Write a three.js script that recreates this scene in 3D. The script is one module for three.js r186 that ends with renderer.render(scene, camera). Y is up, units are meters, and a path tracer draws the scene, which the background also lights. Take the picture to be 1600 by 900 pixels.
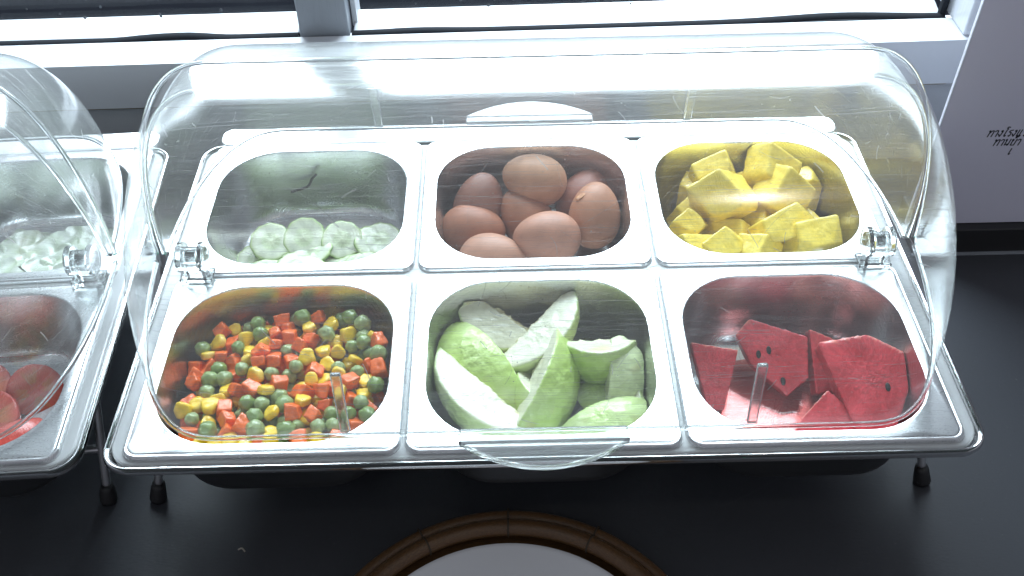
import * as THREE from 'three';
import { mergeGeometries, mergeVertices } from 'three/addons/utils/BufferGeometryUtils.js';
import { RoundedBoxGeometry } from 'three/addons/geometries/RoundedBoxGeometry.js';
import { ImprovedNoise } from 'three/addons/math/ImprovedNoise.js';
import { RectAreaLightUniformsLib } from 'three/addons/lights/RectAreaLightUniformsLib.js';

// ---------------------------------------------------------------- camera, light, exposure
RectAreaLightUniformsLib.init();
const scene = new THREE.Scene();
const camera = new THREE.PerspectiveCamera(32.38, 16 / 9, 0.02, 40);
{
  const yaw = 0.0025, pit = 0.7815, roll = -0.0205;
  const fw = new THREE.Vector3(Math.sin(yaw) * Math.cos(pit), -Math.sin(pit), -Math.cos(yaw) * Math.cos(pit));
  const r = new THREE.Vector3(Math.cos(yaw), 0, Math.sin(yaw)), u = new THREE.Vector3().crossVectors(r, fw);
  const r2 = r.clone().multiplyScalar(Math.cos(roll)).addScaledVector(u, Math.sin(roll));
  const u2 = u.clone().multiplyScalar(Math.cos(roll)).addScaledVector(r, -Math.sin(roll));
  camera.quaternion.setFromRotationMatrix(new THREE.Matrix4().makeBasis(r2, u2, fw.clone().negate()));
  camera.position.set(-0.0188, 0.5032, 0.5241);
}
scene.background = new THREE.Color().setRGB(0.26, 0.27, 0.31);          // the dim room all round
const SKY_LIGHT = 18.5, SKY_GLOW = 2;
const daylight = new THREE.RectAreaLight(new THREE.Color().setRGB(0.84, 0.96, 1.08), SKY_LIGHT, 1.7, 2.2);
daylight.position.set(0.02, 1.65, -1.18); daylight.lookAt(0.02, 1.65, 0); scene.add(daylight);   // overcast sky beyond the window
const renderer = new THREE.WebGLRenderer({ antialias: true });
renderer.setSize(1024, 576);
renderer.toneMapping = THREE.LinearToneMapping;
renderer.toneMappingExposure = 1.0;
renderer.shadowMap.enabled = true;

// ---------------------------------------------------------------- helpers
let seed = 7;
const rnd = () => { seed = (seed * 1664525 + 1013904223) >>> 0; return seed / 4294967296; };
const rr = (a, b) => a + (b - a) * rnd();
const V = (x, y, z) => new THREE.Vector3(x, y, z);
const pn = new ImprovedNoise();
const used = {};
function numbered(n) { const k = used[n] = (used[n] ?? -1) + 1; return k ? n + '_' + String(k).padStart(3, '0') : n; }
function tag(o, label, category, group, kind) {
  if (label) o.userData.label = label;
  if (category) o.userData.category = category;
  if (group) o.userData.group = group;
  if (kind) o.userData.kind = kind;
  return o;
}
function group(name, label, category, pos = [0, 0, 0], turn = 0, grp, kind) {
  const o = new THREE.Group(); o.name = numbered(name); o.position.set(...pos); o.rotation.y = turn; scene.add(o);
  return tag(o, label, category, grp, kind);
}
function mesh(name, geo, m, parent) {
  const o = new THREE.Mesh(geo, m); o.name = parent === scene ? numbered(name) : name;
  o.castShadow = o.receiveShadow = true; parent.add(o); return o;
}
function box(w, h, d, x = 0, y = 0, z = 0, r = 0.0012) {
  const g = r ? new RoundedBoxGeometry(w, h, d, 2, Math.min(r, w * 0.45, h * 0.45, d * 0.45)) : new THREE.BoxGeometry(w, h, d);
  return g.translate(x, y, z);
}
const strip = (g) => { const o = g.index ? g.toNonIndexed() : g; for (const k of Object.keys(o.attributes)) if (!['position', 'normal', 'uv'].includes(k)) o.deleteAttribute(k); return o; };
const join = (list) => mergeGeometries(list.map(strip));
function tube(points, r, seg = 24, rad = 8, closed = false) {
  return new THREE.TubeGeometry(new THREE.CatmullRomCurve3(points, closed, 'centripetal'), seg, r, rad, closed);
}
function rod(a, b, r, rad = 12) {
  const d = b.clone().sub(a), g = new THREE.CylinderGeometry(r, r, d.length(), rad);
  g.applyQuaternion(new THREE.Quaternion().setFromUnitVectors(V(0, 1, 0), d.clone().normalize()));
  return g.translate((a.x + b.x) / 2, (a.y + b.y) / 2, (a.z + b.z) / 2);
}
// rounded rectangle ring as points, n per corner
function ring(hx, hz, r, y, n = 10) {
  const p = [];
  for (const [sx, sz, a0] of [[1, 1, 0], [-1, 1, 1], [-1, -1, 2], [1, -1, 3]])
    for (let i = 0; i <= n; i++) { const a = (a0 + i / n) * Math.PI / 2; p.push(V(sx * (hx - r) + r * Math.cos(a), y, sz * (hz - r) + r * Math.sin(a))); }
  return p;
}
function loft(rings, capEnd) {
  const n = rings[0].length, pos = [], uv = [], idx = [];
  rings.forEach((q, k) => q.forEach((v) => { pos.push(v.x, v.y, v.z); uv.push(v.x + v.z * 0.3, v.y + v.z); }));
  for (let k = 0; k + 1 < rings.length; k++) for (let i = 0; i < n; i++) {
    const a = k * n + i, b = k * n + (i + 1) % n, c = a + n, d = b + n; idx.push(a, b, c, b, d, c);
  }
  if (capEnd) { const last = rings.length - 1, c = pos.length / 3, y = rings[last][0].y; let cx = 0, cz = 0; rings[last].forEach((v) => { cx += v.x / n; cz += v.z / n; }); pos.push(cx, y, cz); uv.push(cx, cz); for (let i = 0; i < n; i++) idx.push(last * n + i, last * n + (i + 1) % n, c); }
  const g = new THREE.BufferGeometry();
  g.setAttribute('position', new THREE.Float32BufferAttribute(pos, 3)); g.setAttribute('uv', new THREE.Float32BufferAttribute(uv, 2));
  g.setIndex(idx); g.computeVertexNormals(); return g;
}
// a solid given by cutting planes [nx, ny, nz, distance] and, if wanted, an ellipsoid, with edges rounded by the power p
const icos = {};
function solid({ planes = [], ell, p = 18, detail = 10, rough = 0, freq = 120, paint, grain }) {
  if (!icos[detail]) { const g = new THREE.IcosahedronGeometry(1, detail); g.deleteAttribute('uv'); g.deleteAttribute('normal'); icos[detail] = mergeVertices(g, 1e-5); }
  const g = icos[detail].clone(), P = g.attributes.position, col = [], d = V(), o = rr(0, 50), c = new THREE.Color();
  const uv = [];
  for (let i = 0; i < P.count; i++) {
    d.fromBufferAttribute(P, i).normalize();
    let s = 0, best = 0, who = -1;
    planes.forEach((q, k) => { const v = (q[0] * d.x + q[1] * d.y + q[2] * d.z) / q[3]; if (v > 0) { s += v ** p * 1; if (v > best) { best = v; who = k; } } });
    if (ell) {
      const [ax, ay, az, ox, oy, oz] = ell, A = (d.x / ax) ** 2 + (d.y / ay) ** 2 + (d.z / az) ** 2, B = (d.x * ox / ax ** 2 + d.y * oy / ay ** 2 + d.z * oz / az ** 2), C = (ox / ax) ** 2 + (oy / ay) ** 2 + (oz / az) ** 2 - 1;
      const t = (B + Math.sqrt(Math.max(0, B * B - A * C))) / A, v = 1 / t; s += v ** p; if (v > best) { best = v; who = 'skin'; }
    }
    let r = s ** (-1 / p);
    const x = d.x * r, y = d.y * r, z = d.z * r, n1 = pn.noise(x * freq + o, y * freq, z * freq), n2 = pn.noise(x * freq * 3.1 + o, y * freq * 3.1, z * freq * 3.1);
    const amp = typeof rough === 'function' ? rough(who, x, y, z) : rough;
    r += amp * (n1 + 0.5 * n2);
    P.setXYZ(i, d.x * r, d.y * r, d.z * r); uv.push(x + 0.4 * z, y + 0.3 * z);
    if (paint) { paint(c, who, x, y, z, n1, n2); col.push(c.r, c.g, c.b); }
  }
  g.setAttribute('uv', new THREE.Float32BufferAttribute(uv, 2));
  if (paint) g.setAttribute('color', new THREE.Float32BufferAttribute(col, 3));
  g.computeVertexNormals(); return g;
}
function keepIn(o, cx, cz) {                                             // soft fruit flattens where it meets the pan
  o.updateMatrixWorld(true); const P = o.geometry.attributes.position, v = V(), inv = o.matrixWorld.clone().invert();
  const hx = 0.0742, hz = 0.0672, r = 0.044, fl = -0.0627;
  for (let i = 0; i < P.count; i++) {
    v.fromBufferAttribute(P, i).applyMatrix4(o.matrixWorld);
    const k = Math.min(1, Math.max(0, (-v.y - 0.01) / 0.045)), ax = hx - 0.004 * k, az = hz - 0.004 * k;
    let x = v.x - cx, z = v.z - cz; if (v.y < fl) v.y = fl + 0.02 * (v.y - fl) * 0.01;
    x = Math.min(ax, Math.max(-ax, x)); z = Math.min(az, Math.max(-az, z));
    const qx = Math.max(0, Math.abs(x) - ax + r), qz = Math.max(0, Math.abs(z) - az + r), q = Math.hypot(qx, qz);
    if (q > r) { x = Math.sign(x) * (ax - r + qx * r / q); z = Math.sign(z) * (az - r + qz * r / q); }
    v.x = cx + x; v.z = cz + z; v.applyMatrix4(inv); P.setXYZ(i, v.x, v.y, v.z);
  }
  o.geometry.computeVertexNormals();
}
function basis(x, y) {                                                   // turn whose local X is x and local Y close to y
  const X = x.clone().normalize(), Z = new THREE.Vector3().crossVectors(X, y).normalize(), Y = new THREE.Vector3().crossVectors(Z, X);
  return new THREE.Quaternion().setFromRotationMatrix(new THREE.Matrix4().makeBasis(X, Y, Z));
}
// ---------------------------------------------------------------- textures
function dataTex(n, f, srgb) {
  const a = new Uint8Array(n * n * 4);
  for (let y = 0; y < n; y++) for (let x = 0; x < n; x++) { const v = f(x / n, y / n); const k = (y * n + x) * 4; a[k] = 255 * v[0]; a[k + 1] = 255 * v[1]; a[k + 2] = 255 * v[2]; a[k + 3] = 255; }
  const t = new THREE.DataTexture(a, n, n); t.wrapS = t.wrapT = THREE.RepeatWrapping; t.magFilter = t.minFilter = THREE.LinearFilter;
  if (srgb) t.colorSpace = THREE.SRGBColorSpace; t.needsUpdate = true; return t;
}
const cl = (v) => Math.min(1, Math.max(0, v));
function tnoise(x, y, f, s) {                                            // tiling noise
  const w = (u, v) => pn.noise(u * f + s, v * f, s * 1.7);
  return w(x, y) * (1 - x) * (1 - y) + w(x - 1, y) * x * (1 - y) + w(x, y - 1) * (1 - x) * y + w(x - 1, y - 1) * x * y;
}
const rep = (t, k, l = k) => { const c = t.clone(); c.repeat.set(k, l); c.needsUpdate = true; return c; };
const T = {};
T.fine = dataTex(256, (x, y) => { const v = cl(0.5 + 0.5 * tnoise(x, y, 40, 3) + 0.35 * tnoise(x, y, 14, 9)); return [v, v, v]; });
T.cloud = dataTex(256, (x, y) => { const v = cl(0.5 + 0.6 * tnoise(x, y, 6, 5) + 0.3 * tnoise(x, y, 17, 2)); return [v, v, v]; });
T.brush = dataTex(512, (x, y) => { const v = cl(0.5 + 0.5 * tnoise(x, (y * 1) % 1, 5, 1) * 0.3 + 0.45 * (tnoise((x * 0.999) % 1, y, 90, 4)) * 0.5 + 0.25 * (Math.sin(y * 512 * 2.4) * Math.sin(y * 512 * 1.13))); return [v, v * 0.35 + 0.55, v]; });
{                                                                         // wear of the clear lids: fine rubbing lines, nicks and dust
  const n = 2048, c = document.createElement('canvas'); c.width = c.height = n; const g = c.getContext('2d');
  g.fillStyle = 'rgb(234,58,255)'; g.fillRect(0, 0, n, n);
  const line = (x, y, l, a, w, al, bend = 0) => { for (const [ox, oy] of [[0, 0], [-n, 0], [0, -n]]) { g.strokeStyle = `rgba(100,130,255,${al})`; g.lineWidth = w; g.beginPath(); g.moveTo(x + ox, y + oy); g.quadraticCurveTo(x + ox + Math.cos(a) * l / 2 - Math.sin(a) * bend, y + oy + Math.sin(a) * l / 2 + Math.cos(a) * bend, x + ox + Math.cos(a) * l, y + oy + Math.sin(a) * l); g.stroke(); } };
  for (let i = 0; i < 2600; i++) line(rr(0, n), rr(0, n), rr(80, 520), rr(-0.07, 0.07), rr(0.8, 2.2), rr(0.05, 0.34), rr(-14, 14));
  for (let i = 0; i < 260; i++) line(rr(0, n), rr(0, n), rr(20, 180), rr(0, 6.28), rr(0.8, 2), rr(0.12, 0.5), rr(-30, 30));
  for (let i = 0; i < 110; i++) line(rr(0, n), rr(0, n), rr(15, 70), rr(0, 6.28), rr(2, 4.5), rr(0.6, 1), rr(-6, 6));
  for (let i = 0; i < 900; i++) { g.fillStyle = `rgba(140,130,255,${rr(0.15, 0.7)})`; g.beginPath(); g.arc(rr(0, n), rr(0, n), rr(0.8, 2.6), 0, 7); g.fill(); }
  T.wear = new THREE.CanvasTexture(c); T.wear.wrapS = T.wear.wrapT = THREE.RepeatWrapping; T.wear.repeat.set(2.6, 2.6);
}
{                                                                         // charcoal counter: fine fleck, dust, a few wiped smears
  const n = 1024, c = document.createElement('canvas'); c.width = c.height = n; const g = c.getContext('2d');
  g.fillStyle = 'rgb(61,63,68)'; g.fillRect(0, 0, n, n);
  for (let i = 0; i < 26000; i++) { const k = rnd() < 0.5 ? rr(50, 60) : rr(62, 74); g.fillStyle = `rgba(${k},${k + 1},${k + 3},0.5)`; g.fillRect(rr(0, n), rr(0, n), rr(0.8, 2), rr(0.8, 2)); }
  for (let i = 0; i < 160; i++) { g.fillStyle = `rgba(120,120,118,${rr(0.15, 0.5)})`; g.beginPath(); g.arc(rr(0, n), rr(0, n), rr(0.5, 1.2), 0, 7); g.fill(); }
  for (let i = 0; i < 24; i++) { g.strokeStyle = `rgba(90,92,96,${rr(0.08, 0.2)})`; g.lineWidth = rr(1, 2); const x = rr(0, n), y = rr(0, n); g.beginPath(); g.moveTo(x, y); g.quadraticCurveTo(x + rr(-60, 60), y + rr(-60, 60), x + rr(-120, 120), y + rr(-120, 120)); g.stroke(); }
  T.counter = new THREE.CanvasTexture(c); T.counter.colorSpace = THREE.SRGBColorSpace; T.counter.wrapS = T.counter.wrapT = THREE.RepeatWrapping; T.counter.repeat.set(5, 2.4);
}
// ---------------------------------------------------------------- materials
const std = (o) => new THREE.MeshStandardMaterial(o), phy = (o) => new THREE.MeshPhysicalMaterial(o);
const C = (r, g, b) => new THREE.Color().setRGB(r, g, b);
const M = {
  steel: std({ color: C(0.74, 0.75, 0.76), metalness: 1, roughness: 0.4, roughnessMap: rep(T.brush, 9), bumpMap: rep(T.fine, 30), bumpScale: 0.00004, side: THREE.DoubleSide }),
  rod: std({ color: C(0.72, 0.72, 0.73), metalness: 1, roughness: 0.35 }),
  shadedSteel: std({ color: C(0.11, 0.114, 0.12), metalness: 1, roughness: 0.55 }),  // same pan steel, colour darkened to stand for shade under the pans
  alu: std({ color: C(0.26, 0.28, 0.31), roughness: 0.5, bumpMap: rep(T.cloud, 6), bumpScale: 0.0002 }),
  rubber: std({ color: C(0.012, 0.012, 0.013), roughness: 0.45 }),
  lid: phy({ color: C(0.965, 0.985, 0.98), transmission: 1, transmissionMap: T.wear, roughness: 0.6, roughnessMap: T.wear, ior: 1.85, thickness: 0, side: THREE.DoubleSide }),
  clear: phy({ color: C(0.97, 0.985, 0.985), transmission: 1, roughness: 0.06, ior: 1.49, thickness: 0.008, attenuationColor: C(0.8, 0.92, 0.9), attenuationDistance: 0.06 }),
  scuffed: phy({ color: C(0.93, 0.95, 0.95), transmission: 0.55, roughness: 0.2, ior: 1.49, thickness: 0.008 }),
  handle: phy({ color: C(0.97, 0.985, 0.985), transmission: 0.93, roughness: 0.1, ior: 1.6, thickness: 0.004 }),
  skyWhitened: phy({ color: C(0.9, 0.93, 0.95), transmission: 0.6, roughness: 0.2, ior: 1.6, thickness: 0.004 }),  // whiteness stands in for bright sky mirrored on clear plastic
  table: std({ map: T.counter, roughness: 0.46, bumpMap: rep(T.fine, 24), bumpScale: 0.00006 }),
  wall: std({ color: C(0.42, 0.43, 0.45), roughness: 0.85, bumpMap: rep(T.fine, 8), bumpScale: 0.0003 }),
  frame: std({ color: C(0.58, 0.6, 0.63), roughness: 0.4, bumpMap: rep(T.cloud, 6), bumpScale: 0.0002 }),
  gasket: phy({ color: C(0.016, 0.018, 0.022), roughness: 0.8, specularIntensity: 0.25 }),
  tan: std({ color: C(0.3, 0.25, 0.17), roughness: 0.7 }),
  pane: phy({ specularIntensity: 0.35, color: C(0.96, 0.98, 0.98), transmission: 1, roughness: 0.01, ior: 1.5, thickness: 0, side: THREE.DoubleSide }),
  outside: std({ color: C(0.011, 0.015, 0.027), roughness: 0.75, bumpMap: rep(T.cloud, 5), bumpScale: 0.004 }),
  sky: std({ color: C(0, 0, 0), emissive: C(0.9, 0.97, 1), emissiveIntensity: SKY_GLOW, roughness: 1 }),
  egg: phy({ color: C(1, 1, 1), vertexColors: true, roughness: 0.5, bumpMap: rep(T.fine, 60), bumpScale: 0.00005 }),
  fruit: phy({ vertexColors: true, roughness: 0.45, bumpMap: rep(T.fine, 40), bumpScale: 0.0003, clearcoat: 0.5, clearcoatRoughness: 0.18 }),
  melon: phy({ vertexColors: true, roughness: 0.36, bumpMap: rep(T.fine, 50), bumpScale: 0.0005, clearcoat: 0.5, clearcoatRoughness: 0.18 }),
  seed: std({ color: C(0.012, 0.008, 0.007), roughness: 0.3 }),
  darkMark: std({ color: C(0.03, 0.035, 0.025), roughness: 0.7 }),
  rubberseal: std({ color: C(0.1, 0.1, 0.1), roughness: 0.6 }),
  bamboo: std({ color: C(0.3, 0.16, 0.06), roughness: 0.4 }),
  binding: std({ color: C(0.05, 0.035, 0.02), roughness: 0.7 }),
  plate: std({ color: C(0.72, 0.73, 0.75), roughness: 0.3 }),
  crumb: std({ color: C(0.35, 0.32, 0.28), roughness: 0.9 }),
  black: std({ color: C(0.02, 0.02, 0.022), roughness: 0.5 }),
  lampBody: std({ color: C(0.7, 0.7, 0.7), roughness: 0.5 }),
};

// ---------------------------------------------------------------- the setting: table, wall, window, outside
const TABLE_Y = -0.115;
tag(mesh('table_top', box(3.2, 0.03, 1.5, 0, TABLE_Y - 0.015, 0.475, 0.003), M.table, scene), 'dark charcoal table top that everything stands on', 'table', null, 'structure');
const WIN = [0, 0, -0.268], WTURN = 0.015;
{
  const w = group('wall', null, null, WIN, WTURN, null, 'structure');
  const parts = [box(4, 1.0, 0.12, 0, -0.03 - 0.5, -0.068, 0), box(4, 1.0, 0.12, 0, 0.71 + 0.5, -0.068, 0), box(1.3, 0.74, 0.12, 0.455 + 0.65, 0.34, -0.068, 0), box(0.4, 0.74, 0.12, -1.8, 0.34, -0.068, 0)];
  mesh('plaster', join(parts), M.wall, w);
  const win = group('window', null, null, WIN, WTURN, null, 'structure');
  const prof = (pts, x0, x1) => { const s = new THREE.Shape(pts.map(([z, y]) => new THREE.Vector2(-z, y))); const g = new THREE.ExtrudeGeometry(s, { depth: x1 - x0, bevelEnabled: true, bevelSize: 0.0012, bevelThickness: 0.0012, bevelSegments: 2 }); g.rotateY(Math.PI / 2); return g.translate(x0, 0, 0); };
  mesh('sill', prof([[0, -0.026], [0, 0.018], [-0.036, 0.0185], [-0.036, 0.006], [-0.05, 0.006], [-0.05, -0.026]], -1.595, 0.45), M.frame, win);
  mesh('drip_strip', box(2.0, 0.003, 0.006, -0.6, -0.0285, -0.004, 0.001), M.tan, win);
  for (const [x0, x1] of [[-1.59, -0.212], [-0.162, 0.4]]) {
    mesh('sash_rail', prof([[-0.054, 0.0], [-0.054, 0.0145], [-0.0745, 0.0185], [-0.084, 0.0185], [-0.084, 0.0]], x0 + 0.002, x1 - 0.002), M.frame, win);
    // the seal swells where it has come loose
    const pts = []; for (let i = 0; i <= 40; i++) { const x = x0 + (x1 - x0) * i / 40, e = x0 < -1 ? Math.exp(-(((x + 0.33) / 0.03) ** 2)) : Math.exp(-(((x - 0.3) / 0.07) ** 2)) + Math.exp(-(((x + 0.1) / 0.04) ** 2)) * 0.4; pts.push(V(x, 0.0125 + 0.003 * e, -0.0468 - 0.002 * e)); }
    mesh('seal', join([tube(pts, 0.0062, 120, 8), tube(pts.map((v) => v.clone().add(V(0, 0.0005, 0.0075))), 0.0028, 120, 6)]), M.gasket, win);
    mesh('pane', box(x1 - x0, 0.65, 0.004, (x0 + x1) / 2, 0.344, -0.0775, 0), M.pane, win);
  }
  { // drops on the outside of the panes near the bottom
    const d = []; for (let i = 0; i < 80; i++) { const g = new THREE.SphereGeometry(rr(0.0005, 0.0016), 8, 6); g.scale(1, 1, 0.45); const x = rr(-0.55, 0.39); if (x > -0.22 && x < -0.15) continue; g.translate(x, 0.02 + 0.07 * rnd() ** 1.5, -0.0795); d.push(g); }
    mesh('water_drops', join(d), std({ color: C(0.06, 0.065, 0.075), roughness: 0.6 }), win).userData.kind = 'stuff';
  }
  mesh('mullion', box(0.046, 0.658, 0.052, -0.187, 0.3415, -0.068, 0.002), M.alu, win);
  mesh('mullion_bead', join([box(0.005, 0.656, 0.03, -0.1605, 0.3415, -0.08, 0.001)]), M.frame, win);
  mesh('jamb', join([box(0.05, 0.674, 0.09, 0.4275, 0.3565, -0.05, 0.002)]), M.frame, win);
  mesh('jamb_seal', box(0.006, 0.65, 0.008, 0.3985, 0.34, -0.05, 0.002), M.gasket, win);
  mesh('jamb', box(0.05, 0.674, 0.09, -1.57, 0.3565, -0.05, 0.002), M.frame, win);
  mesh('head', box(1.94, 0.04, 0.09, -0.571, 0.6915, -0.05, 0.002), M.frame, win);
  const g2 = new THREE.PlaneGeometry(12, 6, 1, 1).rotateX(-Math.PI / 2).translate(0, -0.5, -3.45);
  tag(mesh('ground', g2, M.outside, scene), null, null, null, 'structure');
  const sk = mesh('sky_beyond_window', box(1.7, 2.2, 0.02, 0, 0, 0, 0), M.sky, scene); sk.position.set(0.02, 1.65, -1.2); tag(sk, null, null, null, 'structure');
}

// ---------------------------------------------------------------- the food display: frame, legs, lids
const AXY = 0.02, AXZ = -0.002;
function lidGeo(R, W, xs, a0, a1, na = 56) {                             // a skin turned about the pivot axis, from angle a0 to a1
  const prof = [];
  const cap = [];
  for (let i = 0; i <= 26; i++) { const t = Math.sin(i / 26 * Math.PI / 2); cap.push([xs + (W - xs) * t, R * Math.sqrt(Math.max(0, 1 - t ** 2.6))]); }
  for (let i = 1; i <= 8; i++) cap.push([W + 0.00002 * i, cap[26][1]]);
  const half = []; for (let i = 0; i < 10; i++) half.push([xs * i / 10, R]);
  half.push(...cap.slice(0, 27));
  for (let i = half.length - 1; i > 0; i--) prof.push([-half[i][0], half[i][1]]);
  prof.push(...half);
  let s = 0; const pos = [], uv = [], idx = [], m = prof.length;
  prof.forEach(([x, r], i) => {
    if (i) s += Math.hypot(x - prof[i - 1][0], r - prof[i - 1][1]);
    const rad = Math.max(r, 0.004);
    for (let k = 0; k <= na; k++) { const a = a0 + (a1 - a0) * k / na; pos.push(x, AXY + rad * Math.sin(a), AXZ + rad * Math.cos(a)); uv.push(s, a * 0.15); }
  });
  for (let i = 0; i + 1 < m; i++) for (let k = 0; k < na; k++) { const p = i * (na + 1) + k, q = p + na + 1; idx.push(p, p + 1, q, p + 1, q + 1, q); }
  const g = new THREE.BufferGeometry();
  g.setAttribute('position', new THREE.Float32BufferAttribute(pos, 3)); g.setAttribute('uv', new THREE.Float32BufferAttribute(uv, 2)); g.setIndex(idx); g.computeVertexNormals();
  const bead = (a) => tube(prof.filter((_, i) => i % 2 === 0 || i === m - 1).map(([x, r]) => V(x, AXY + Math.max(r, 0.004) * Math.sin(a), AXZ + Math.max(r, 0.004) * Math.cos(a))), 0.0017, 150, 8);
  return { skin: g, beads: [bead(a0), bead(a1)] };
}
const deg = Math.PI / 180;
function makeDisplay(name, label, x, z, turn, footX = 0.279) {
  const root = group(name, label, 'food display', [x, 0, z], turn, 'roll top food displays on the table');
  // clear frame with six openings, made of bars so that the pans hang in it
  const fr = [];
  const outer = new THREE.Shape(), W = 0.2703, D = 0.1605, r = 0.016;
  outer.moveTo(-W + r, -D); outer.lineTo(W - r, -D); outer.absarc(W - r, -D + r, r, -Math.PI / 2, 0); outer.lineTo(W, D - r); outer.absarc(W - r, D - r, r, 0, Math.PI / 2); outer.lineTo(-W + r, D); outer.absarc(-W + r, D - r, r, Math.PI / 2, Math.PI); outer.lineTo(-W, -D + r); outer.absarc(-W + r, -D + r, r, Math.PI, 1.5 * Math.PI);
  for (const cx of [-0.1766, 0, 0.1766]) for (const cz of [-0.0835, 0.0795]) {
    const h = new THREE.Path(), a = 0.0795, b = cz < 0 ? 0.0725 : 0.0735, q = 0.03, c0 = cx, d0 = -cz;
    h.moveTo(c0 - a + q, d0 - b); h.lineTo(c0 + a - q, d0 - b); h.absarc(c0 + a - q, d0 - b + q, q, -Math.PI / 2, 0); h.lineTo(c0 + a, d0 + b - q); h.absarc(c0 + a - q, d0 + b - q, q, 0, Math.PI / 2); h.lineTo(c0 - a + q, d0 + b); h.absarc(c0 - a + q, d0 + b - q, q, Math.PI / 2, Math.PI); h.lineTo(c0 - a, d0 - b + q); h.absarc(c0 - a + q, d0 - b + q, q, Math.PI, 1.5 * Math.PI);
    outer.holes.push(h);
  }
  const fg = new THREE.ExtrudeGeometry(outer, { depth: 0.003, bevelEnabled: true, bevelSize: 0.0018, bevelThickness: 0.0018, bevelSegments: 3, curveSegments: 8 }).rotateX(-Math.PI / 2).translate(0, -0.0079, 0);
  mesh('tray_frame', fg, M.scuffed, root);
  // raised outer lip of the frame
  mesh('frame_lip', loft([ring(0.2758, 0.1658, 0.018, -0.0088), ring(0.277, 0.1668, 0.019, -0.006), ring(0.2762, 0.166, 0.018, -0.0028), ring(0.2745, 0.1645, 0.016, -0.0022), ring(0.2723, 0.163, 0.015, -0.0035), ring(0.2721, 0.1628, 0.015, -0.0088), ring(0.2758, 0.1658, 0.018, -0.0088)]), M.clear, root);
  // flat ledge behind the back row, where the rear lid comes down
  mesh('rear_ledge', loft([ring(0.0001, 0.0001, 0.00005, -0.0035), ring(0.262, 0.0108, 0.0085, -0.0035), ring(0.2635, 0.0118, 0.009, -0.0022), ring(0.262, 0.0108, 0.0085, -0.0008)], true).translate(0, 0, -0.1755), M.skyWhitened, root);
  const wf = [];
  for (const sx of [-1, 1]) wf.push(rod(V(sx * 0.262, -0.026, 0.09), V(sx * 0.262, -0.026, -0.122), 0.003));
  for (const z of [0.098, -0.12]) wf.push(rod(V(-0.268, -0.071, z), V(0.268, -0.071, z), 0.003));
  mesh('wire_frame', join(wf), M.rod, root);
  for (const [sx, sz] of [[-1, 1], [1, 1], [1, -1], [-1, -1]]) {
    const top = V(sx * 0.262, -0.026, sz * (sz > 0 ? 0.085 : 0.12)), foot = V(sx * footX, TABLE_Y + 0.004, sz * (sz > 0 ? 0.1125 : 0.12));
    const leg = mesh('leg', join([rod(top, foot, 0.003)]), M.rod, root);
    const d = foot.clone().sub(top).normalize(), a = foot.clone().addScaledVector(d, -0.0125), b = foot.clone().addScaledVector(d, 0.002);
    const fo = new THREE.LatheGeometry([[0, 0], [0.0042, 0], [0.0052, 0.004], [0.0062, 0.0135], [0.0056, 0.016], [0, 0.016]].map(([p, q]) => new THREE.Vector2(p, q)), 18);
    fo.applyQuaternion(new THREE.Quaternion().setFromUnitVectors(V(0, 1, 0), d)).translate(a.x, a.y, a.z);
    mesh('rubber_foot', fo, M.rubber, leg);
  }
  const lens = (sgn) => { const s = new THREE.Shape(); s.moveTo(-0.051, 0); s.quadraticCurveTo(0, 0.037, 0.051, 0); s.lineTo(-0.051, 0); const g = new THREE.ExtrudeGeometry(s, { depth: 0.0022, bevelEnabled: true, bevelSize: 0.0012, bevelThickness: 0.0012, bevelSegments: 3, curveSegments: 24 }).rotateX(Math.PI / 2); if (sgn < 0) g.rotateY(Math.PI); return g; };
  for (const [kind, R, a0, a1] of [['front_lid', 0.152, -5.5 * deg, 95 * deg], ['rear_lid', 0.1475, 86 * deg, 178.5 * deg]]) {
    const front = kind === 'front_lid', { skin, beads } = lidGeo(R, front ? 0.2715 : 0.266, front ? 0.2 : 0.197, a0, a1);
    const lid = mesh(kind, skin, M.lid, root);
    mesh('lid_edge', join(beads), M.clear, lid);
    const ae = front ? a0 : a1, ey = AXY + R * Math.sin(ae), ez = AXZ + R * Math.cos(ae), s = front ? 1 : -1;
    const off = front ? 0.0105 : 0.0065, hg = join([lens(s).translate(0, ey + 0.004, ez + s * off), box(0.104, 0.0042, off + 0.002, 0, ey + 0.0021, ez + s * (off / 2 + 0.0005), 0.0014)]);
    mesh('handle', hg, front ? M.handle : M.skyWhitened, lid);  // rear handle is clear too, whitened in place of its sky reflection
    for (const x of [-0.123, 0.129]) {
      const pts = []; const g = [];
      for (let i = 0; i <= 6; i++) { const a = ae + s * (0.02 + i * 0.055); pts.push([a]); }
      const sh = []; for (let i = 0; i < 6; i++) { const a = (pts[i][0] + pts[i + 1][0]) / 2; const b = box(0.0065, 0.0105, 0.0032, 0, 0, 0, 0.0006); b.rotateX(-a); b.translate(x, AXY + (R - 0.0032) * Math.sin(a), AXZ + (R - 0.0032) * Math.cos(a)); sh.push(b); }
      const t1 = pts[0][0], t2 = pts[6][0], h = R * Math.abs(t2 - t1), b = box(0.0065, h, 0.0034, 0, 0, 0, 0.0012), am = (t1 + t2) / 2; b.rotateX(-am); b.translate(x, AXY + (R - 0.0035) * Math.sin(am), AXZ + (R - 0.0035) * Math.cos(am));
      mesh('stop_tab', b, M.handle, lid);
    }
  }
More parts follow.
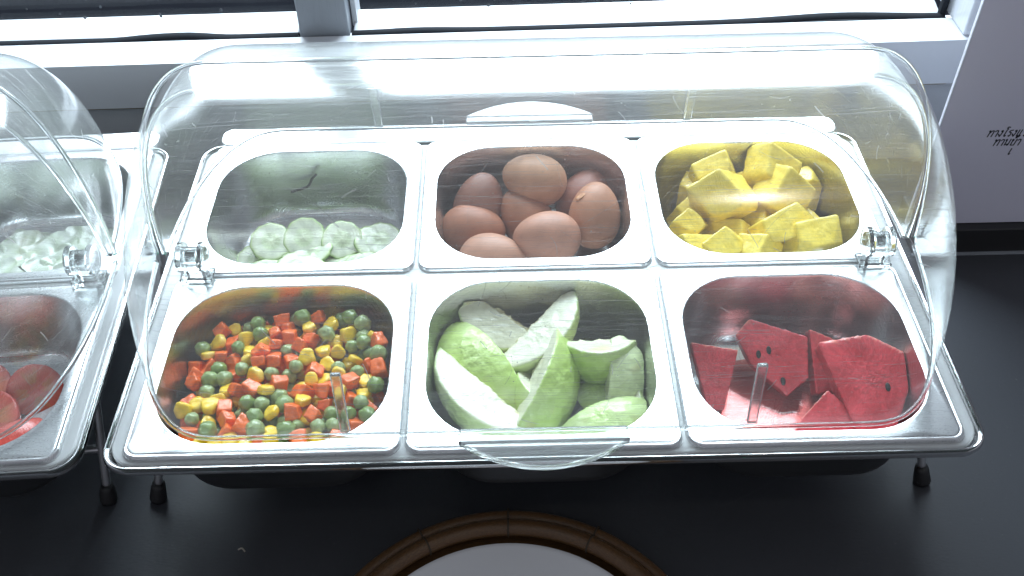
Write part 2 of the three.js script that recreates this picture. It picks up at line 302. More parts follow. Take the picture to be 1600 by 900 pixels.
  for (const s of [-1, 1]) {
    const cyl = (rad, len, x) => new THREE.CylinderGeometry(rad, rad, len, 28).rotateZ(Math.PI / 2).translate(x, AXY, AXZ);
    mesh('hinge', join([cyl(0.011, 0.004, s * 0.2545), cyl(0.0075, 0.018, s * 0.247), cyl(0.011, 0.004, s * 0.2395), box(0.014, 0.023, 0.011, s * 0.247, 0.0075, AXZ, 0.002), box(0.024, 0.004, 0.014, s * 0.247, 0.0025, AXZ + 0.001, 0.0015)]), M.clear, root);
  }
  return root;
}
makeDisplay('food_display', 'large roll top food display with six filled pans, whole in the middle of the table', 0, 0, 0);
makeDisplay('food_display', 'second roll top food display cut by the edge, beside the mixed vegetables', -0.5725, 0.012, 0.045, 0.2525);

// ---------------------------------------------------------------- the pans
const COLS = [-0.1766, 0, 0.1766], BACK = -0.0835, FRONT = 0.0795, FLOOR = -0.063;
const panGeo = {};
function pan(label, x, z, turn = 0) {
  const deep = z > 0 ? 0.0795 : 0.0785, key = z > 0 ? 1 : 0;
  if (!panGeo[key]) {
    const hx = 0.0868, hz = deep, ox = 0.0755, oz = deep - 0.0105;
    const rings = [ring(hx, hz, 0.009, -0.0068), ring(hx + 0.0004, hz + 0.0004, 0.0094, -0.003), ring(hx - 0.0006, hz - 0.0006, 0.0088, -0.0004), ring(hx - 0.0014, hz - 0.0014, 0.008, 0.0001), ring(hx - 0.0024, hz - 0.0024, 0.0076, -0.0003), ring(hx - 0.003, hz - 0.003, 0.0076, -0.0004), ring(hx - 0.0038, hz - 0.0038, 0.0078, 0),
      ring(ox + 0.0018, oz + 0.0018, 0.047, 0), ring(ox + 0.0006, oz + 0.0006, 0.046, -0.0005), ring(ox, oz, 0.0455, -0.002), ring(ox - 0.0005, oz - 0.0005, 0.045, -0.01), ring(ox - 0.0035, oz - 0.0035, 0.042, FLOOR + 0.014), ring(ox - 0.005, oz - 0.005, 0.04, FLOOR + 0.007), ring(ox - 0.0085, oz - 0.0085, 0.037, FLOOR + 0.0018), ring(ox - 0.013, oz - 0.013, 0.032, FLOOR)];
    const inner = rings.slice(0, 7), rim = loft(rings.slice(0, 9)), bowl = loft(rings.slice(8), true);
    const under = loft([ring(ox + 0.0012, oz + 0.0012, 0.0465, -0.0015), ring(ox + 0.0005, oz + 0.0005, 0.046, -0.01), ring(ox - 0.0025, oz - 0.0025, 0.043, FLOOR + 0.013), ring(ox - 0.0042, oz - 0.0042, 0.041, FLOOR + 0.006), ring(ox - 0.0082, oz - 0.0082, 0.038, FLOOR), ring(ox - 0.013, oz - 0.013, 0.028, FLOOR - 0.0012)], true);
    panGeo[key] = [rim, bowl, under];
  }
  const root = group('steel_pan', label, 'food pan', [x, 0, z], turn, 'steel pans hung in the clear frames');
  mesh('rim', panGeo[key][0], M.steel, root); mesh('bowl', panGeo[key][1], M.steel, root); mesh('underside', panGeo[key][2], M.shadedSteel, root);
  return root;
}
pan('steel pan almost empty but for pale cucumber slices', COLS[0], BACK);
pan('steel pan holding the brown eggs', COLS[1], BACK);
pan('steel pan holding the yellow pineapple chunks', COLS[2], BACK);
pan('steel pan heaped with peas, sweetcorn and diced carrot', COLS[0], FRONT);
pan('steel pan holding the green guava wedges', COLS[1], FRONT);
pan('steel pan holding the red watermelon wedges', COLS[2], FRONT);
const LT = (x, y, z) => V(x, y, z).applyAxisAngle(V(0, 1, 0), 0.045).add(V(-0.5725, 0, 0.012));
{ const a = LT(COLS[2], 0, BACK), b = LT(COLS[2], 0, FRONT); pan('steel pan of pale cabbage pieces in the display cut by the edge', a.x, a.z, 0.045).position.copy(a); const q = pan('steel pan of red tomato slices in the display cut by the edge', b.x, b.z, 0.045); }

// ---------------------------------------------------------------- eggs
{
  const pts = []; for (let i = 0; i <= 40; i++) { const t = i / 40 * Math.PI, y = -Math.cos(t) * 0.0275, k = 1 - 0.13 * Math.cos(t) * -1; pts.push(new THREE.Vector2(Math.max(0.00001, Math.sin(t) * 0.0213 * (1 - 0.12 * (-Math.cos(t)))), y)); }
  const eggGeo = (tone) => { const g = new THREE.LatheGeometry(pts, 48); const P = g.attributes.position, c = []; const o = rr(0, 30); for (let i = 0; i < P.count; i++) { const n = pn.noise(P.getX(i) * 90 + o, P.getY(i) * 90, P.getZ(i) * 90), s = pn.noise(P.getX(i) * 700 + o, P.getY(i) * 700, P.getZ(i) * 700); const k = 1 + 0.16 * n - (s > 0.4 ? 0.1 : s < -0.45 ? -0.05 : 0); c.push(tone[0] * k, tone[1] * k, tone[2] * k); } g.setAttribute('color', new THREE.Float32BufferAttribute(c, 3)); return g; };
  const list = [
    [[-0.0435, -0.0345, -0.118], [0.25, 0.75, -0.55], [0.29, 0.125, 0.085], 'dark brown egg standing behind, partly under the highest egg'],
    [[0.0035, -0.0165, -0.128], [-1, 0.3, -0.1], [0.56, 0.3, 0.18], 'tan egg lying on top of the others, highest of the eggs'],
    [[0.0455, -0.0385, -0.128], [0.5, 0.45, -0.6], [0.34, 0.14, 0.1], 'reddish brown egg half hidden behind the highest egg and the cracked egg'],
    [[0.0515, -0.0275, -0.093], [0.1, 0.8, -0.6], [0.47, 0.215, 0.125], 'brown egg standing upright with a small cracked patch at its top'],
    [[-0.0485, -0.0415, -0.094], [1, 0.1, 0.25], [0.41, 0.165, 0.095], 'brown egg lying low against the side nearest the cucumber pan'],
    [[-0.004, -0.0415, -0.107], [-0.55, 0.6, -0.5], [0.44, 0.19, 0.11], 'brown egg tilted in the middle, half covered by the big front egg'],
    [[0.0115, -0.0285, -0.068], [-1, 0.08, 0.1], [0.46, 0.215, 0.14], 'large brown egg lying crosswise in front of the tilted egg'],
    [[-0.0325, -0.0395, -0.0555], [1, 0.1, 0.15], [0.48, 0.24, 0.16], 'brown egg showing only its top at the front rim of its pan'],
  ];
  for (const [p, ax, tone, label] of list) {
    const e = tag(mesh('egg', eggGeo(tone), M.egg, scene), label, 'egg', 'brown eggs in the steel pan');
    if (label.includes('cracked patch')) { const ch = mesh('shell_chip', solid({ planes: [[0, 1, 0, 0.0009], [0, -1, 0, 0.002]], ell: [0.0042, 0.003, 0.003, 0, 0, 0], p: 12, detail: 8, rough: 0.0008, freq: 400, paint: (c, w, x, y, z, n1) => c.setRGB(0.56 + 0.1 * n1, 0.27 + 0.05 * n1, 0.14) }), M.egg, e); const cn = V(-0.62, 0.66, 0.42).normalize(), q = Math.hypot(cn.x, cn.z); let best = 1e9, bp; for (let t = 0.2; t < 2.6; t += 0.01) { const y = Math.cos(t) * 0.0275, r = Math.sin(t) * 0.0213 * (1 - 0.12 * Math.cos(t)), e2 = Math.abs(Math.atan2(r, y) - Math.atan2(q, cn.y)); if (e2 < best) { best = e2; bp = V(cn.x / q * r, y, cn.z / q * r); } } ch.position.copy(bp).multiplyScalar(0.985); ch.quaternion.setFromUnitVectors(V(0, 1, 0), cn); }
    e.position.set(...p); e.quaternion.setFromUnitVectors(V(0, 1, 0), V(...ax).normalize());
  }
}
// ---------------------------------------------------------------- pineapple
{
  const paint = (c, who, x, y, z, n1, n2) => { const k = cl(0.5 + 0.5 * n1), f = 1 + 0.1 * n2 + 0.16 * pn.noise(x * 420, y * 70, z * 420); c.setRGB((0.79 + 0.08 * k) * f, (0.57 + 0.12 * k) * f, (0.04 + 0.09 * k) * f); };
  const chunk = (w, h, d) => {
    const planes = []; const j = () => rr(-0.26, 0.26);
    const add = (x, y, z, k) => { const v = V(x + j(), y + j(), z + j()).normalize(); planes.push([v.x, v.y, v.z, k * rr(0.92, 1.05)]); };
    add(1, 0.35, 0, w); add(-1, 0.3, 0, w); add(0, 1, 0, h); add(0, -1, 0, h); add(0, 0, 1, d); add(0, 0, -1, d); add(0.7, 0.7, 0.4, (w + h) * 0.55); add(-0.6, 0.5, 0.7, (w + d) * 0.58);
    return solid({ planes, p: 24, detail: 18, rough: 0.0005, freq: 110, paint });
  };
  const list = [   // place, half sizes, turn, words
    [0.1545, -0.0185, -0.1295, 0.0175, 0.0135, 0.0135, [0.5, 0.2, 0.25], 'large pineapple chunk at the back, the one nearest the egg pan'],
    [0.2055, -0.0185, -0.129, 0.0185, 0.0135, 0.0135, [0.5, -0.35, -0.25], 'large pineapple chunk at the back, side facing the sign'],
    [0.158, -0.023, -0.1035, 0.0185, 0.0145, 0.016, [0.4, 0.5, 0.3], 'pineapple chunk with a ridge on top in the middle of the heap'],
    [0.2095, -0.023, -0.1045, 0.018, 0.0135, 0.0165, [0.55, -0.5, -0.35], 'pale pineapple chunk under the oval lamp reflection'],
    [0.232, -0.034, -0.127, 0.0125, 0.018, 0.011, [0.2, 0.3, 0.1], 'pale pineapple chunk standing alone by the dark pan side'],
    [0.129, -0.0365, -0.086, 0.0125, 0.011, 0.0105, [0.3, 0.8, 0], 'small pineapple chunk low in the corner nearest the eggs'],
    [0.165, -0.0445, -0.083, 0.0145, 0.0125, 0.0115, [0.4, 0.1, 0.2], 'pineapple chunk lying low beneath the ridged chunk'],
    [0.2015, -0.028, -0.075, 0.021, 0.013, 0.0125, [0.5, 0.5, 0.15], 'bright yellow pineapple chunk with a pointed end at the front'],
    [0.2265, -0.028, -0.0615, 0.019, 0.0125, 0.011, [0.45, 0.15, 0.22], 'bright yellow pineapple chunk in the front corner by the hinge'],
    [0.2285, -0.042, -0.0905, 0.012, 0.009, 0.01, [0.3, 0.9, 0.1], 'small pale pineapple piece tucked behind the corner chunk'],
    [0.1305, -0.034, -0.0605, 0.0155, 0.009, 0.009, [0.5, 0.4, -0.35], 'thin pineapple piece along the front rim, nearest the eggs'],
    [0.1535, -0.036, -0.0585, 0.014, 0.0105, 0.01, [0.5, 0.8, 0.1], 'pale pineapple piece at the front rim beside the thin piece'],
    [0.1765, -0.036, -0.0585, 0.014, 0.0105, 0.01, [0.6, -0.3, 0.2], 'pale pineapple piece at the middle of the front rim'],
    [0.19, -0.044, -0.0985, 0.0125, 0.0105, 0.011, [0.2, 0.3, 0.4], 'pineapple piece deep in the gap in the middle of the heap'],
    [0.136, -0.0445, -0.1125, 0.0145, 0.013, 0.012, [0.4, 0.6, 0], 'pineapple chunk deep in the heap beside the dark pan side'],
    [0.139, -0.037, -0.133, 0.0115, 0.013, 0.011, [0.2, 0.9, 0.3], 'small pineapple chunk under the large one nearest the egg pan'],
    [0.1805, -0.036, -0.1355, 0.0115, 0.012, 0.01, [0.2, 0.2, 0.5], 'small pineapple chunk between the two large ones at the back'],
    [0.205, -0.05, -0.118, 0.016, 0.012, 0.014, [0.2, 0.2, 0.1], 'pineapple chunk hidden deep under the pale chunk'],
    [0.165, -0.05, -0.121, 0.016, 0.012, 0.014, [0.1, 0.7, 0.1], 'pineapple chunk hidden deep under the ridged chunk'],
  ];
  for (const [x, y, z, w, h, d, [a, b, c], label] of list) { const o = tag(mesh('pineapple_chunk', chunk(w, h, d), M.fruit, scene), label, 'pineapple', 'pineapple chunks in the steel pan'); o.position.set(x, y, z); o.rotation.set(a, b, c); keepIn(o, 0.1766, -0.0835); }
}
// ---------------------------------------------------------------- guava wedges
{
  const paint = (green) => (c, who, x, y, z, n1, n2) => {
    if (who === 'skin') { const k = cl(0.5 + 0.8 * n1 + 0.3 * n2), w = cl(green + 0.5 * pn.noise(x * 45 + 3, y * 45, z * 45)), b = cl(pn.noise(x * 70, y * 70 + 5, z * 70) * 3 - 1.5); c.setRGB(0.68 + (0.45 - 0.68) * w + 0.07 * k, 0.75 + (0.62 - 0.75) * w + 0.07 * k, 0.46 + (0.15 - 0.46) * w + 0.05 * k).lerp(new THREE.Color(0.45, 0.34, 0.12), b * 0.6); }
    else { const k = 0.06 * n1 + 0.05 * n2, yel = cl(1 - y / 0.03) * 0.0; const fl = cl(pn.noise(x * 60 + 7, y * 60, z * 60) * 2.2 - 0.9); c.setRGB(0.68 + k, 0.68 + k - 0.12 * fl, 0.5 + k - 0.22 * fl); if (who === 2) c.setRGB(0.66 + k, 0.61 + k, 0.36 + k); }
  };
  const wedge = (L, R, half, core, green) => {
    const oy = (core + R) / 2 + 0.001, cs = Math.cos(half), sn = Math.sin(half);
    return solid({ planes: [[0, -sn, cs, sn * oy], [0, -sn, -cs, sn * oy], [0, -1, 0, oy - core]], ell: [L, R, R, 0, -oy, 0], p: 30, detail: 26, rough: (who) => who === 2 ? 0.0024 : who === 'skin' ? 0.0008 : 0.0006, freq: 170, paint: paint(green) });
  };
  const list = [   // centre, long axis, direction of the skin, half length, radius, half angle, greenness
    [[-0.0455, -0.0275, 0.066], [0.05, -0.006, 0.069], [-0.25, 0.9, 0.3], 0.047, 0.032, 0.62, 0.95, 'green guava wedge skin side up, lying aslant at the back corner'],
    [[-0.033, -0.034, 0.0275], [0.052, -0.014, 0.035], [-0.3, -0.6, 0.6], 0.036, 0.034, 0.55, 0.5, 'white guava wedge behind the green skin side up wedge'],
    [[0.0065, -0.031, 0.044], [0.055, 0.016, -0.058], [0.55, -0.35, 0.55], 0.043, 0.035, 0.6, 0.6, 'white guava wedge pointing up to the back, brown fleck on its flesh'],
    [[-0.045, -0.031, 0.1025], [0.061, -0.012, 0.06], [-0.55, -0.25, 0.55], 0.047, 0.036, 0.55, 0.35, 'large cream guava wedge in the front corner nearest the vegetables'],
    [[0.0085, -0.027, 0.089], [-0.032, -0.012, 0.08], [0.85, 0.42, 0.2], 0.049, 0.034, 0.6, 1.0, 'guava wedge with bright green skin and white cut edge in the middle'],
    [[0.043, -0.033, 0.0635], [1, 0.05, 0.05], [0.05, -0.5, 0.85], 0.026, 0.033, 0.95, 0.9, 'short guava piece, flat white top over green skin'],
    [[0.0595, -0.037, 0.0835], [0.1, 0.85, -0.5], [0.5, 0.3, 0.7], 0.034, 0.03, 0.6, 0.15, 'pale guava wedge with its white tip pointing up'],
    [[0.046, -0.0345, 0.121], [0.056, 0.006, -0.02], [0.05, 0.85, 0.35], 0.039, 0.027, 0.75, 0.65, 'yellow green guava wedge lying in the front corner by the watermelon'],
    [[-0.018, -0.041, 0.13], [1, 0, 0.05], [0, 0.9, 0.3], 0.043, 0.027, 0.7, 0.45, 'pale guava wedge along the front rim under the handle'],
    [[-0.0085, -0.041, 0.082], [-0.1, 0.5, 0.75], [-0.9, 0.3, 0.3], 0.032, 0.03, 0.5, 0.8, 'narrow guava wedge squeezed left of the bright green one'],
    [[0.064, -0.047, 0.09], [0.2, 0.3, 0.8], [0.9, 0.2, 0.2], 0.03, 0.026, 0.55, 0.3, 'pale guava wedge half seen against the pan side by the watermelon'],
    [[0.045, -0.05, 0.085], [0.4, 0.1, 0.8], [0.1, 0.9, 0.1], 0.036, 0.026, 0.6, 0.7, 'green guava wedge low under the short piece'],
    [[-0.04, -0.052, 0.075], [1, 0, 0.5], [0.1, 0.9, 0.1], 0.036, 0.026, 0.6, 0.4, 'guava wedge low beneath the skin side up wedge'],
  ];
  for (let [p, ax, sk, L, R, half, gr, label] of list) {
    L *= 1.1; R *= 1.18; const core = R * 0.26, oy = (core + R) / 2 + 0.001;
    const o = tag(mesh('guava_wedge', wedge(L, R, half, core, gr), M.fruit, scene), label, 'guava', 'guava wedges in the steel pan');
    o.quaternion.copy(basis(V(...ax), V(...sk))); o.position.set(...p); keepIn(o, 0, 0.0795);
  }
}
// ---------------------------------------------------------------- watermelon
{
  const paint = (rind) => (c, who, x, y, z, n1, n2) => { const k = cl(0.5 + 0.5 * n1 + 1.3 * pn.noise(x * 55 + 2, y * 55, z * 55)), q = 1 + 0.4 * n2; c.setRGB((0.42 + 0.2 * k) * q, (0.008 + 0.036 * k) * q, (0.016 + 0.042 * k) * q); if (rind.includes(who)) c.setRGB(0.68 * q, (0.16 + 0.05 * k) * q, (0.11 + 0.04 * k) * q); };
  const slab = (pts, thick, pale = []) => {
    const v = pts.map((p) => V(...p)), ctr = V(); v.forEach((q) => ctr.addScaledVector(q, 1 / v.length));
    const n = V(); v.forEach((q, i) => { const r = v[(i + 1) % v.length]; n.add(new THREE.Vector3().crossVectors(q.clone().sub(ctr), r.clone().sub(ctr))); }); n.normalize(); if (n.z + n.y < 0) n.negate();
    const mid = ctr.clone().addScaledVector(n, -thick / 2), planes = [[n.x, n.y, n.z, thick / 2], [-n.x, -n.y, -n.z, thick / 2]];
    v.forEach((q, i) => { const r = v[(i + 1) % v.length], e = r.clone().sub(q); let m = new THREE.Vector3().crossVectors(e, n).normalize(); const d = q.clone().sub(ctr); let h = m.dot(d); if (h < 0) { m.negate(); h = -h; } planes.push([m.x, m.y, m.z, h]); });
    return { geo: solid({ planes, p: 46, detail: 30, rough: 0.0005, freq: 330, paint: paint(pale) }), mid, n };
  };
  const list = [
    [[[0.195, -0.014, 0.063], [0.229, -0.009, 0.061], [0.2602, -0.014, 0.081], [0.2375, -0.034, 0.123], [0.214, -0.041, 0.131]], 0.017, 'largest watermelon wedge leaning in front, broad end up', [[0.2365, 0.097]]],
    [[[0.1546, -0.024, 0.030], [0.1442, -0.031, 0.039], [0.1528, -0.041, 0.058], [0.1764, -0.052, 0.080], [0.192, -0.042, 0.072], [0.1936, -0.026, 0.047]], 0.017, 'watermelon wedge with three dark seeds in the middle of the pan', [[0.1592, 0.053], [0.1665, 0.0515], [0.1745, 0.0715]]],
    [[[0.110, -0.028, 0.048], [0.1431, -0.030, 0.0547], [0.1305, -0.055, 0.089], [0.1195, -0.056, 0.088]], 0.015, 'dark red watermelon wedge standing at the side nearest the guava', []],
    [[[0.197, -0.027, 0.0387], [0.214, -0.030, 0.046], [0.214, -0.05, 0.078], [0.197, -0.05, 0.08]], 0.014, 'narrow watermelon wedge half hidden behind the largest wedge', []],
    [[[0.1979, -0.029, 0.0931], [0.1795, -0.043, 0.107], [0.162, -0.052, 0.129], [0.213, -0.047, 0.131], [0.213, -0.036, 0.108]], 0.014, 'watermelon wedge with a pointed top low at the front rim', [[0.185, 0.119]]],
    [[[0.215, -0.05, 0.06], [0.25, -0.05, 0.06], [0.245, -0.055, 0.11], [0.22, -0.055, 0.11]], 0.012, 'watermelon piece lying under the largest wedge', []],
  ];
  {
    const sh = []; for (let i = 0; i < 60; i++) { const a = i / 60 * 6.2832, w = 1 + 0.1 * pn.noise(Math.cos(a) * 3, Math.sin(a) * 3, 2.2) + 0.05 * pn.noise(Math.cos(a) * 9, Math.sin(a) * 9, 5); sh.push([0.055 * Math.cos(a) * w, 0.047 * Math.sin(a) * w]); }
    const ringAt = (k, y) => sh.map(([x, z]) => V(Math.sign(x) * Math.min(Math.abs(x) * k, 0.058), y, Math.sign(z) * Math.min(Math.abs(z) * k, 0.05)));
    const g = loft([ringAt(1, 0), ringAt(0.985, 0.0009), ringAt(0.95, 0.0013), ringAt(0.5, 0.0014)], true);
    const j = tag(mesh('juice_pool', g, phy({ color: C(0.9, 0.42, 0.4), transmission: 0.9, roughness: 0.04, ior: 1.34, thickness: 0 }), scene), 'shallow pool of pink juice on the floor of the watermelon pan', 'juice'); j.position.set(COLS[2], FLOOR + 0.0006, FRONT);
  }
  const seedGeo = new THREE.SphereGeometry(1, 14, 10);
  for (const [pts, th, label, seeds] of list) {
    const { geo, mid, n } = slab(pts, th, label.includes('largest watermelon wedge leaning') || label.includes('pointed top') ? [2, 3] : [2]), w = tag(mesh('watermelon_wedge', geo, M.melon, scene), label, 'watermelon', 'watermelon wedges in the steel pan'); w.position.copy(mid); keepIn(w, 0.1766, 0.0795);
    for (const [x, z] of seeds) { const y = mid.y + n.y * th / 2 - ((x - mid.x - n.x * th / 2) * n.x + (z - mid.z - n.z * th / 2) * n.z) / n.y; const s = mesh('seed', seedGeo, M.seed, w); s.position.set(x - mid.x, y - mid.y, z - mid.z); s.scale.set(0.0018, 0.0009, 0.0031); s.quaternion.setFromUnitVectors(V(0, 1, 0), n); }
  }
}
// ---------------------------------------------------------------- cucumber
{
  const slice = (R) => {
    const n = 44, pos = [0, 0.0019, 0], col = [0.56, 0.62, 0.4], idx = [], o = rr(0, 40);
    const rings = [[0.12, 0.0019, [0.56, 0.62, 0.42]], [0.24, 0.0017, [0.5, 0.57, 0.36]], [0.4, 0.0016, [0.52, 0.6, 0.38]], [0.5, 0.002, [0.62, 0.66, 0.5]], [0.7, 0.0021, [0.64, 0.68, 0.53]], [0.86, 0.002, [0.62, 0.67, 0.48]], [0.95, 0.0016, [0.46, 0.57, 0.26]], [1, 0.0004, [0.17, 0.32, 0.06]], [1, -0.0012, [0.2, 0.35, 0.08]], [0.94, -0.002, [0.6, 0.7, 0.4]], [0.5, -0.002, [0.66, 0.72, 0.5]]];
    for (const [k, y, c] of rings) for (let i = 0; i < n; i++) { const a = i / n * 6.2832, sc = 1 + (k > 0.9 ? 0.022 : 0.008) * Math.cos(a * 11), q = pn.noise(Math.cos(a) * k * 3 + o, Math.sin(a) * k * 3, y * 900), w = pn.noise(Math.cos(a) * 1.5 + o, Math.sin(a) * 1.5, 4) ; pos.push(Math.cos(a) * R * k * sc, y * 0.65 + q * 0.0005 + w * 0.0012 * k, Math.sin(a) * R * k * sc); const f = 1 + 0.3 * q + 0.12 * Math.sin(a * 18 + o) * (k < 0.45 ? 1 : 0.2); const pe = k > 0.96 && pn.noise(Math.cos(a) * 4 + o, Math.sin(a) * 4, 9) < -0.28; col.push(...(pe ? [0.55, 0.64, 0.32] : c).map((v) => v * f)); }
    for (let i = 0; i < n; i++) idx.push(0, 1 + (i + 1) % n, 1 + i);
    for (let r = 0; r + 1 < rings.length; r++) for (let i = 0; i < n; i++) { const a = 1 + r * n + i, b = 1 + r * n + (i + 1) % n; idx.push(a, b, a + n, b, b + n, a + n); }
    const c0 = pos.length / 3; pos.push(0, -0.002, 0); col.push(0.66, 0.72, 0.5); const l = 1 + (rings.length - 1) * n; for (let i = 0; i < n; i++) idx.push(c0, l + i, l + (i + 1) % n);
    const g = new THREE.BufferGeometry(); g.setAttribute('position', new THREE.Float32BufferAttribute(pos, 3)); g.setAttribute('color', new THREE.Float32BufferAttribute(col, 3)); g.setAttribute('uv', new THREE.Float32BufferAttribute(new Array(pos.length / 3 * 2).fill(0).map((_, i) => pos[Math.floor(i / 2) * 3 + (i % 2) * 2]), 2)); g.setIndex(idx); g.computeVertexNormals(); return g;
  };
  const vars = [0, 1, 2, 3, 4].map(() => slice(rr(0.0165, 0.0185)));
  const top = [
    [[-0.2165, -0.0475, -0.0915], [0.12, 0.9, 0.38], 'cucumber slice leaning at the front, nearest the display side'],
    [[-0.189, -0.0455, -0.0935], [-0.08, 0.85, 0.5], 'cucumber slice leaning in the middle, highest of the pile'],
    [[-0.1575, -0.0465, -0.091], [0.1, 0.88, 0.42], 'cucumber slice leaning next to the middle one, dark peel flecks below'],
    [[-0.131, -0.052, -0.092], [0.3, 0.9, 0.2], 'cucumber slice half seen at the end towards the eggs'],
  ];
  top.forEach(([p, n, label], i) => { const o = tag(mesh('cucumber_slice', vars[i], M.fruit, scene), label, 'cucumber slice', 'cucumber slices in the steel pan'); o.position.set(...p); o.quaternion.setFromUnitVectors(V(0, 1, 0), V(...n).normalize()); });
  for (let i = 0; i < 20; i++) {
    const o = tag(mesh('cucumber_slice', vars[i % 5], M.fruit, scene), 'pale cucumber slice in the flat overlapping layer at the pan bottom', 'cucumber slice', 'cucumber slices in the flat bottom layer');
    const k = i % 10; o.position.set(-0.226 + k * 0.0108 + rr(-0.004, 0.004), FLOOR + 0.0035 + (i % 5) * 0.0024, (i < 10 ? -0.062 : -0.083) + rr(-0.008, 0.006) + (i > 15 ? -0.01 : 0)); o.quaternion.setFromUnitVectors(V(0, 1, 0), V(rr(-0.2, 0.2), 1, rr(-0.05, 0.25)).normalize());
  }
  const st = tube([V(-0.1808, -0.0175, -0.1425), V(-0.1845, -0.021, -0.1418), V(-0.189, -0.0285, -0.1412), V(-0.194, -0.031, -0.1408), V(-0.2045, -0.0345, -0.1405)], 0.0011, 30, 8);  // thin dark curved line on the back wall of the cucumber pan
  tag(mesh('dark_mark', st, M.darkMark, scene), 'thin dark curled scrap on the back wall of the cucumber pan', 'scrap');
}
// ---------------------------------------------------------------- mixed vegetables
{
  const pea = [0, 1, 2, 3, 4, 5].map(() => { const o = rr(0, 40), base = [[0.19, 0.28, 0.07], [0.25, 0.34, 0.11], [0.31, 0.39, 0.16]][Math.floor(rr(0, 3))]; const g = solid({ planes: [], ell: [0.0056, 0.0053, 0.0055, 0, 0, 0], detail: 5, rough: 0.0008, freq: 300, paint: (c, w, x, y, z, n1, n2) => { const k = 1 + 0.25 * n1 + 0.1 * n2; c.setRGB(base[0] * k, base[1] * k, base[2] * k); } }); return g; });
  const corn = [0, 1, 2, 3, 4, 5].map(() => { const f = rr(0.75, 1.3); return solid({ planes: [[0, 1, 0, 0.0028 * f], [0, -1, 0, 0.0028], [1, 0, 0, 0.0062], [-0.9, 0, 0.43, 0.0052], [-0.9, 0, -0.43, 0.0052], [0.3, 0, 0.95, 0.005], [0.3, 0, -0.95, 0.005]], p: 5, detail: 5, rough: 0.0005, freq: 260, paint: (c, w, x, y, z, n1, n2) => { const k = 1 + 0.2 * n1, t = cl((-x - 0.003) * 250); c.setRGB(0.92 * k, (0.6 + 0.1 * t) * k, (0.015 + 0.25 * t) * k); } }); });
  const carrot = [0, 1, 2, 3, 4, 5, 6].map(() => { const q = () => rr(0.0036, 0.0058), j = () => rr(-0.22, 0.22); return solid({ planes: [[1, j(), j(), q()], [-1, j(), j(), q()], [j(), 1, j(), q()], [j(), -1, j(), q()], [j(), j(), 1, q()], [j(), j(), -1, q()]], p: 13, detail: 7, rough: 0.0006, freq: 300, paint: (c, w, x, y, z, n1, n2) => { const k = 1 + 0.2 * n1 + 0.12 * n2; c.setRGB(0.88 * k, 0.145 * k, 0.008 * k); } }); });
  const m = phy({ vertexColors: true, roughness: 0.4, clearcoat: 0.6, clearcoatRoughness: 0.15, bumpMap: rep(T.fine, 90), bumpScale: 0.0003 });
  const placed = [], rad = 0.0055, cx = COLS[0], cz = FRONT;
  const inside = (x, z) => { const hx = 0.0655, hz = 0.0578, r = 0.036, dx = Math.max(0, Math.abs(x) - hx + r), dz = Math.max(0, Math.abs(z) - hz + r); return Math.abs(x) < hx && Math.abs(z) < hz && Math.hypot(dx, dz) < r; };
  const rest = (x, z, r) => { let y = -0.044 + r; for (const [px, py, pz, pr] of placed) { const d = Math.hypot(px - x, pz - z), s = (pr + r) * 0.9; if (d < s) y = Math.max(y, py + Math.sqrt(s * s - d * d)); } return y; };
  const level = (x, z) => -0.0165 - 0.006 * cl(-x / 0.06) + 0.004 * cl(z / 0.06);
  const masses = { pea: [], corn: [], carrot: [] }, all = [];
  for (let i = 0; i < 900; i++) {
    let best = null;
    for (let k = 0; k < 9; k++) { let x, z; do { x = rr(-0.07, 0.07); z = rr(-0.064, 0.064); } while (!inside(x, z)); const y = rest(x, z, rad); if (!best || y - level(x, z) < best[1] - level(best[0], best[2])) best = [x, y, z]; }
    if (best[1] > level(best[0], best[2])) continue;
    placed.push([...best, rad]); const u = rnd(); all.push([...best, u < 0.33 ? 'carrot' : u < 0.65 ? 'pea' : 'corn']);
  }
  const geos = { pea, corn, carrot }, n = all.length, first = Math.max(0, n - 360);
  const under = { pea: 'pea', corn: 'corn', carrot: 'carrot' }, names = { pea: 'green_pea', corn: 'corn_kernel', carrot: 'carrot_cube' };
  const words = { pea: ['round green pea among the mixed vegetables', 'pea', 'peas in the mixed vegetables'], corn: ['yellow sweetcorn kernel among the mixed vegetables', 'corn kernel', 'corn kernels in the mixed vegetables'], carrot: ['orange red diced carrot piece among the mixed vegetables', 'carrot cube', 'diced carrot in the mixed vegetables'] };
  const e = new THREE.Euler(), low = [];
  all.forEach(([x, y, z, kind], i) => {
    const g = geos[kind][Math.floor(rnd() * geos[kind].length)]; e.set(rr(-3, 3), rr(-3, 3), rr(-3, 3)); if (kind === 'corn') e.set(rr(-0.8, 1.1), rr(-3, 3), rr(-0.8, 0.8));
    const s = rr(0.86, 1.16);
    if (i < first) { const c = g.clone(); c.applyMatrix4(new THREE.Matrix4().compose(V(cx + x, y, cz + z), new THREE.Quaternion().setFromEuler(e), V(s, s, s))); c.deleteAttribute('uv'); low.push(c.toNonIndexed()); return; }
    const o = tag(mesh(names[kind], g, m, scene), ...words[kind]); o.position.set(cx + x, y, cz + z); o.rotation.copy(e); o.scale.setScalar(s);
  });
  if (low.length) tag(mesh('mixed_vegetables', mergeGeometries(low), m, scene), 'deeper layers of mixed vegetables beneath the loose peas, corn and carrot', 'vegetables', null, 'stuff');
  console.log('veg', n, low.length);
}
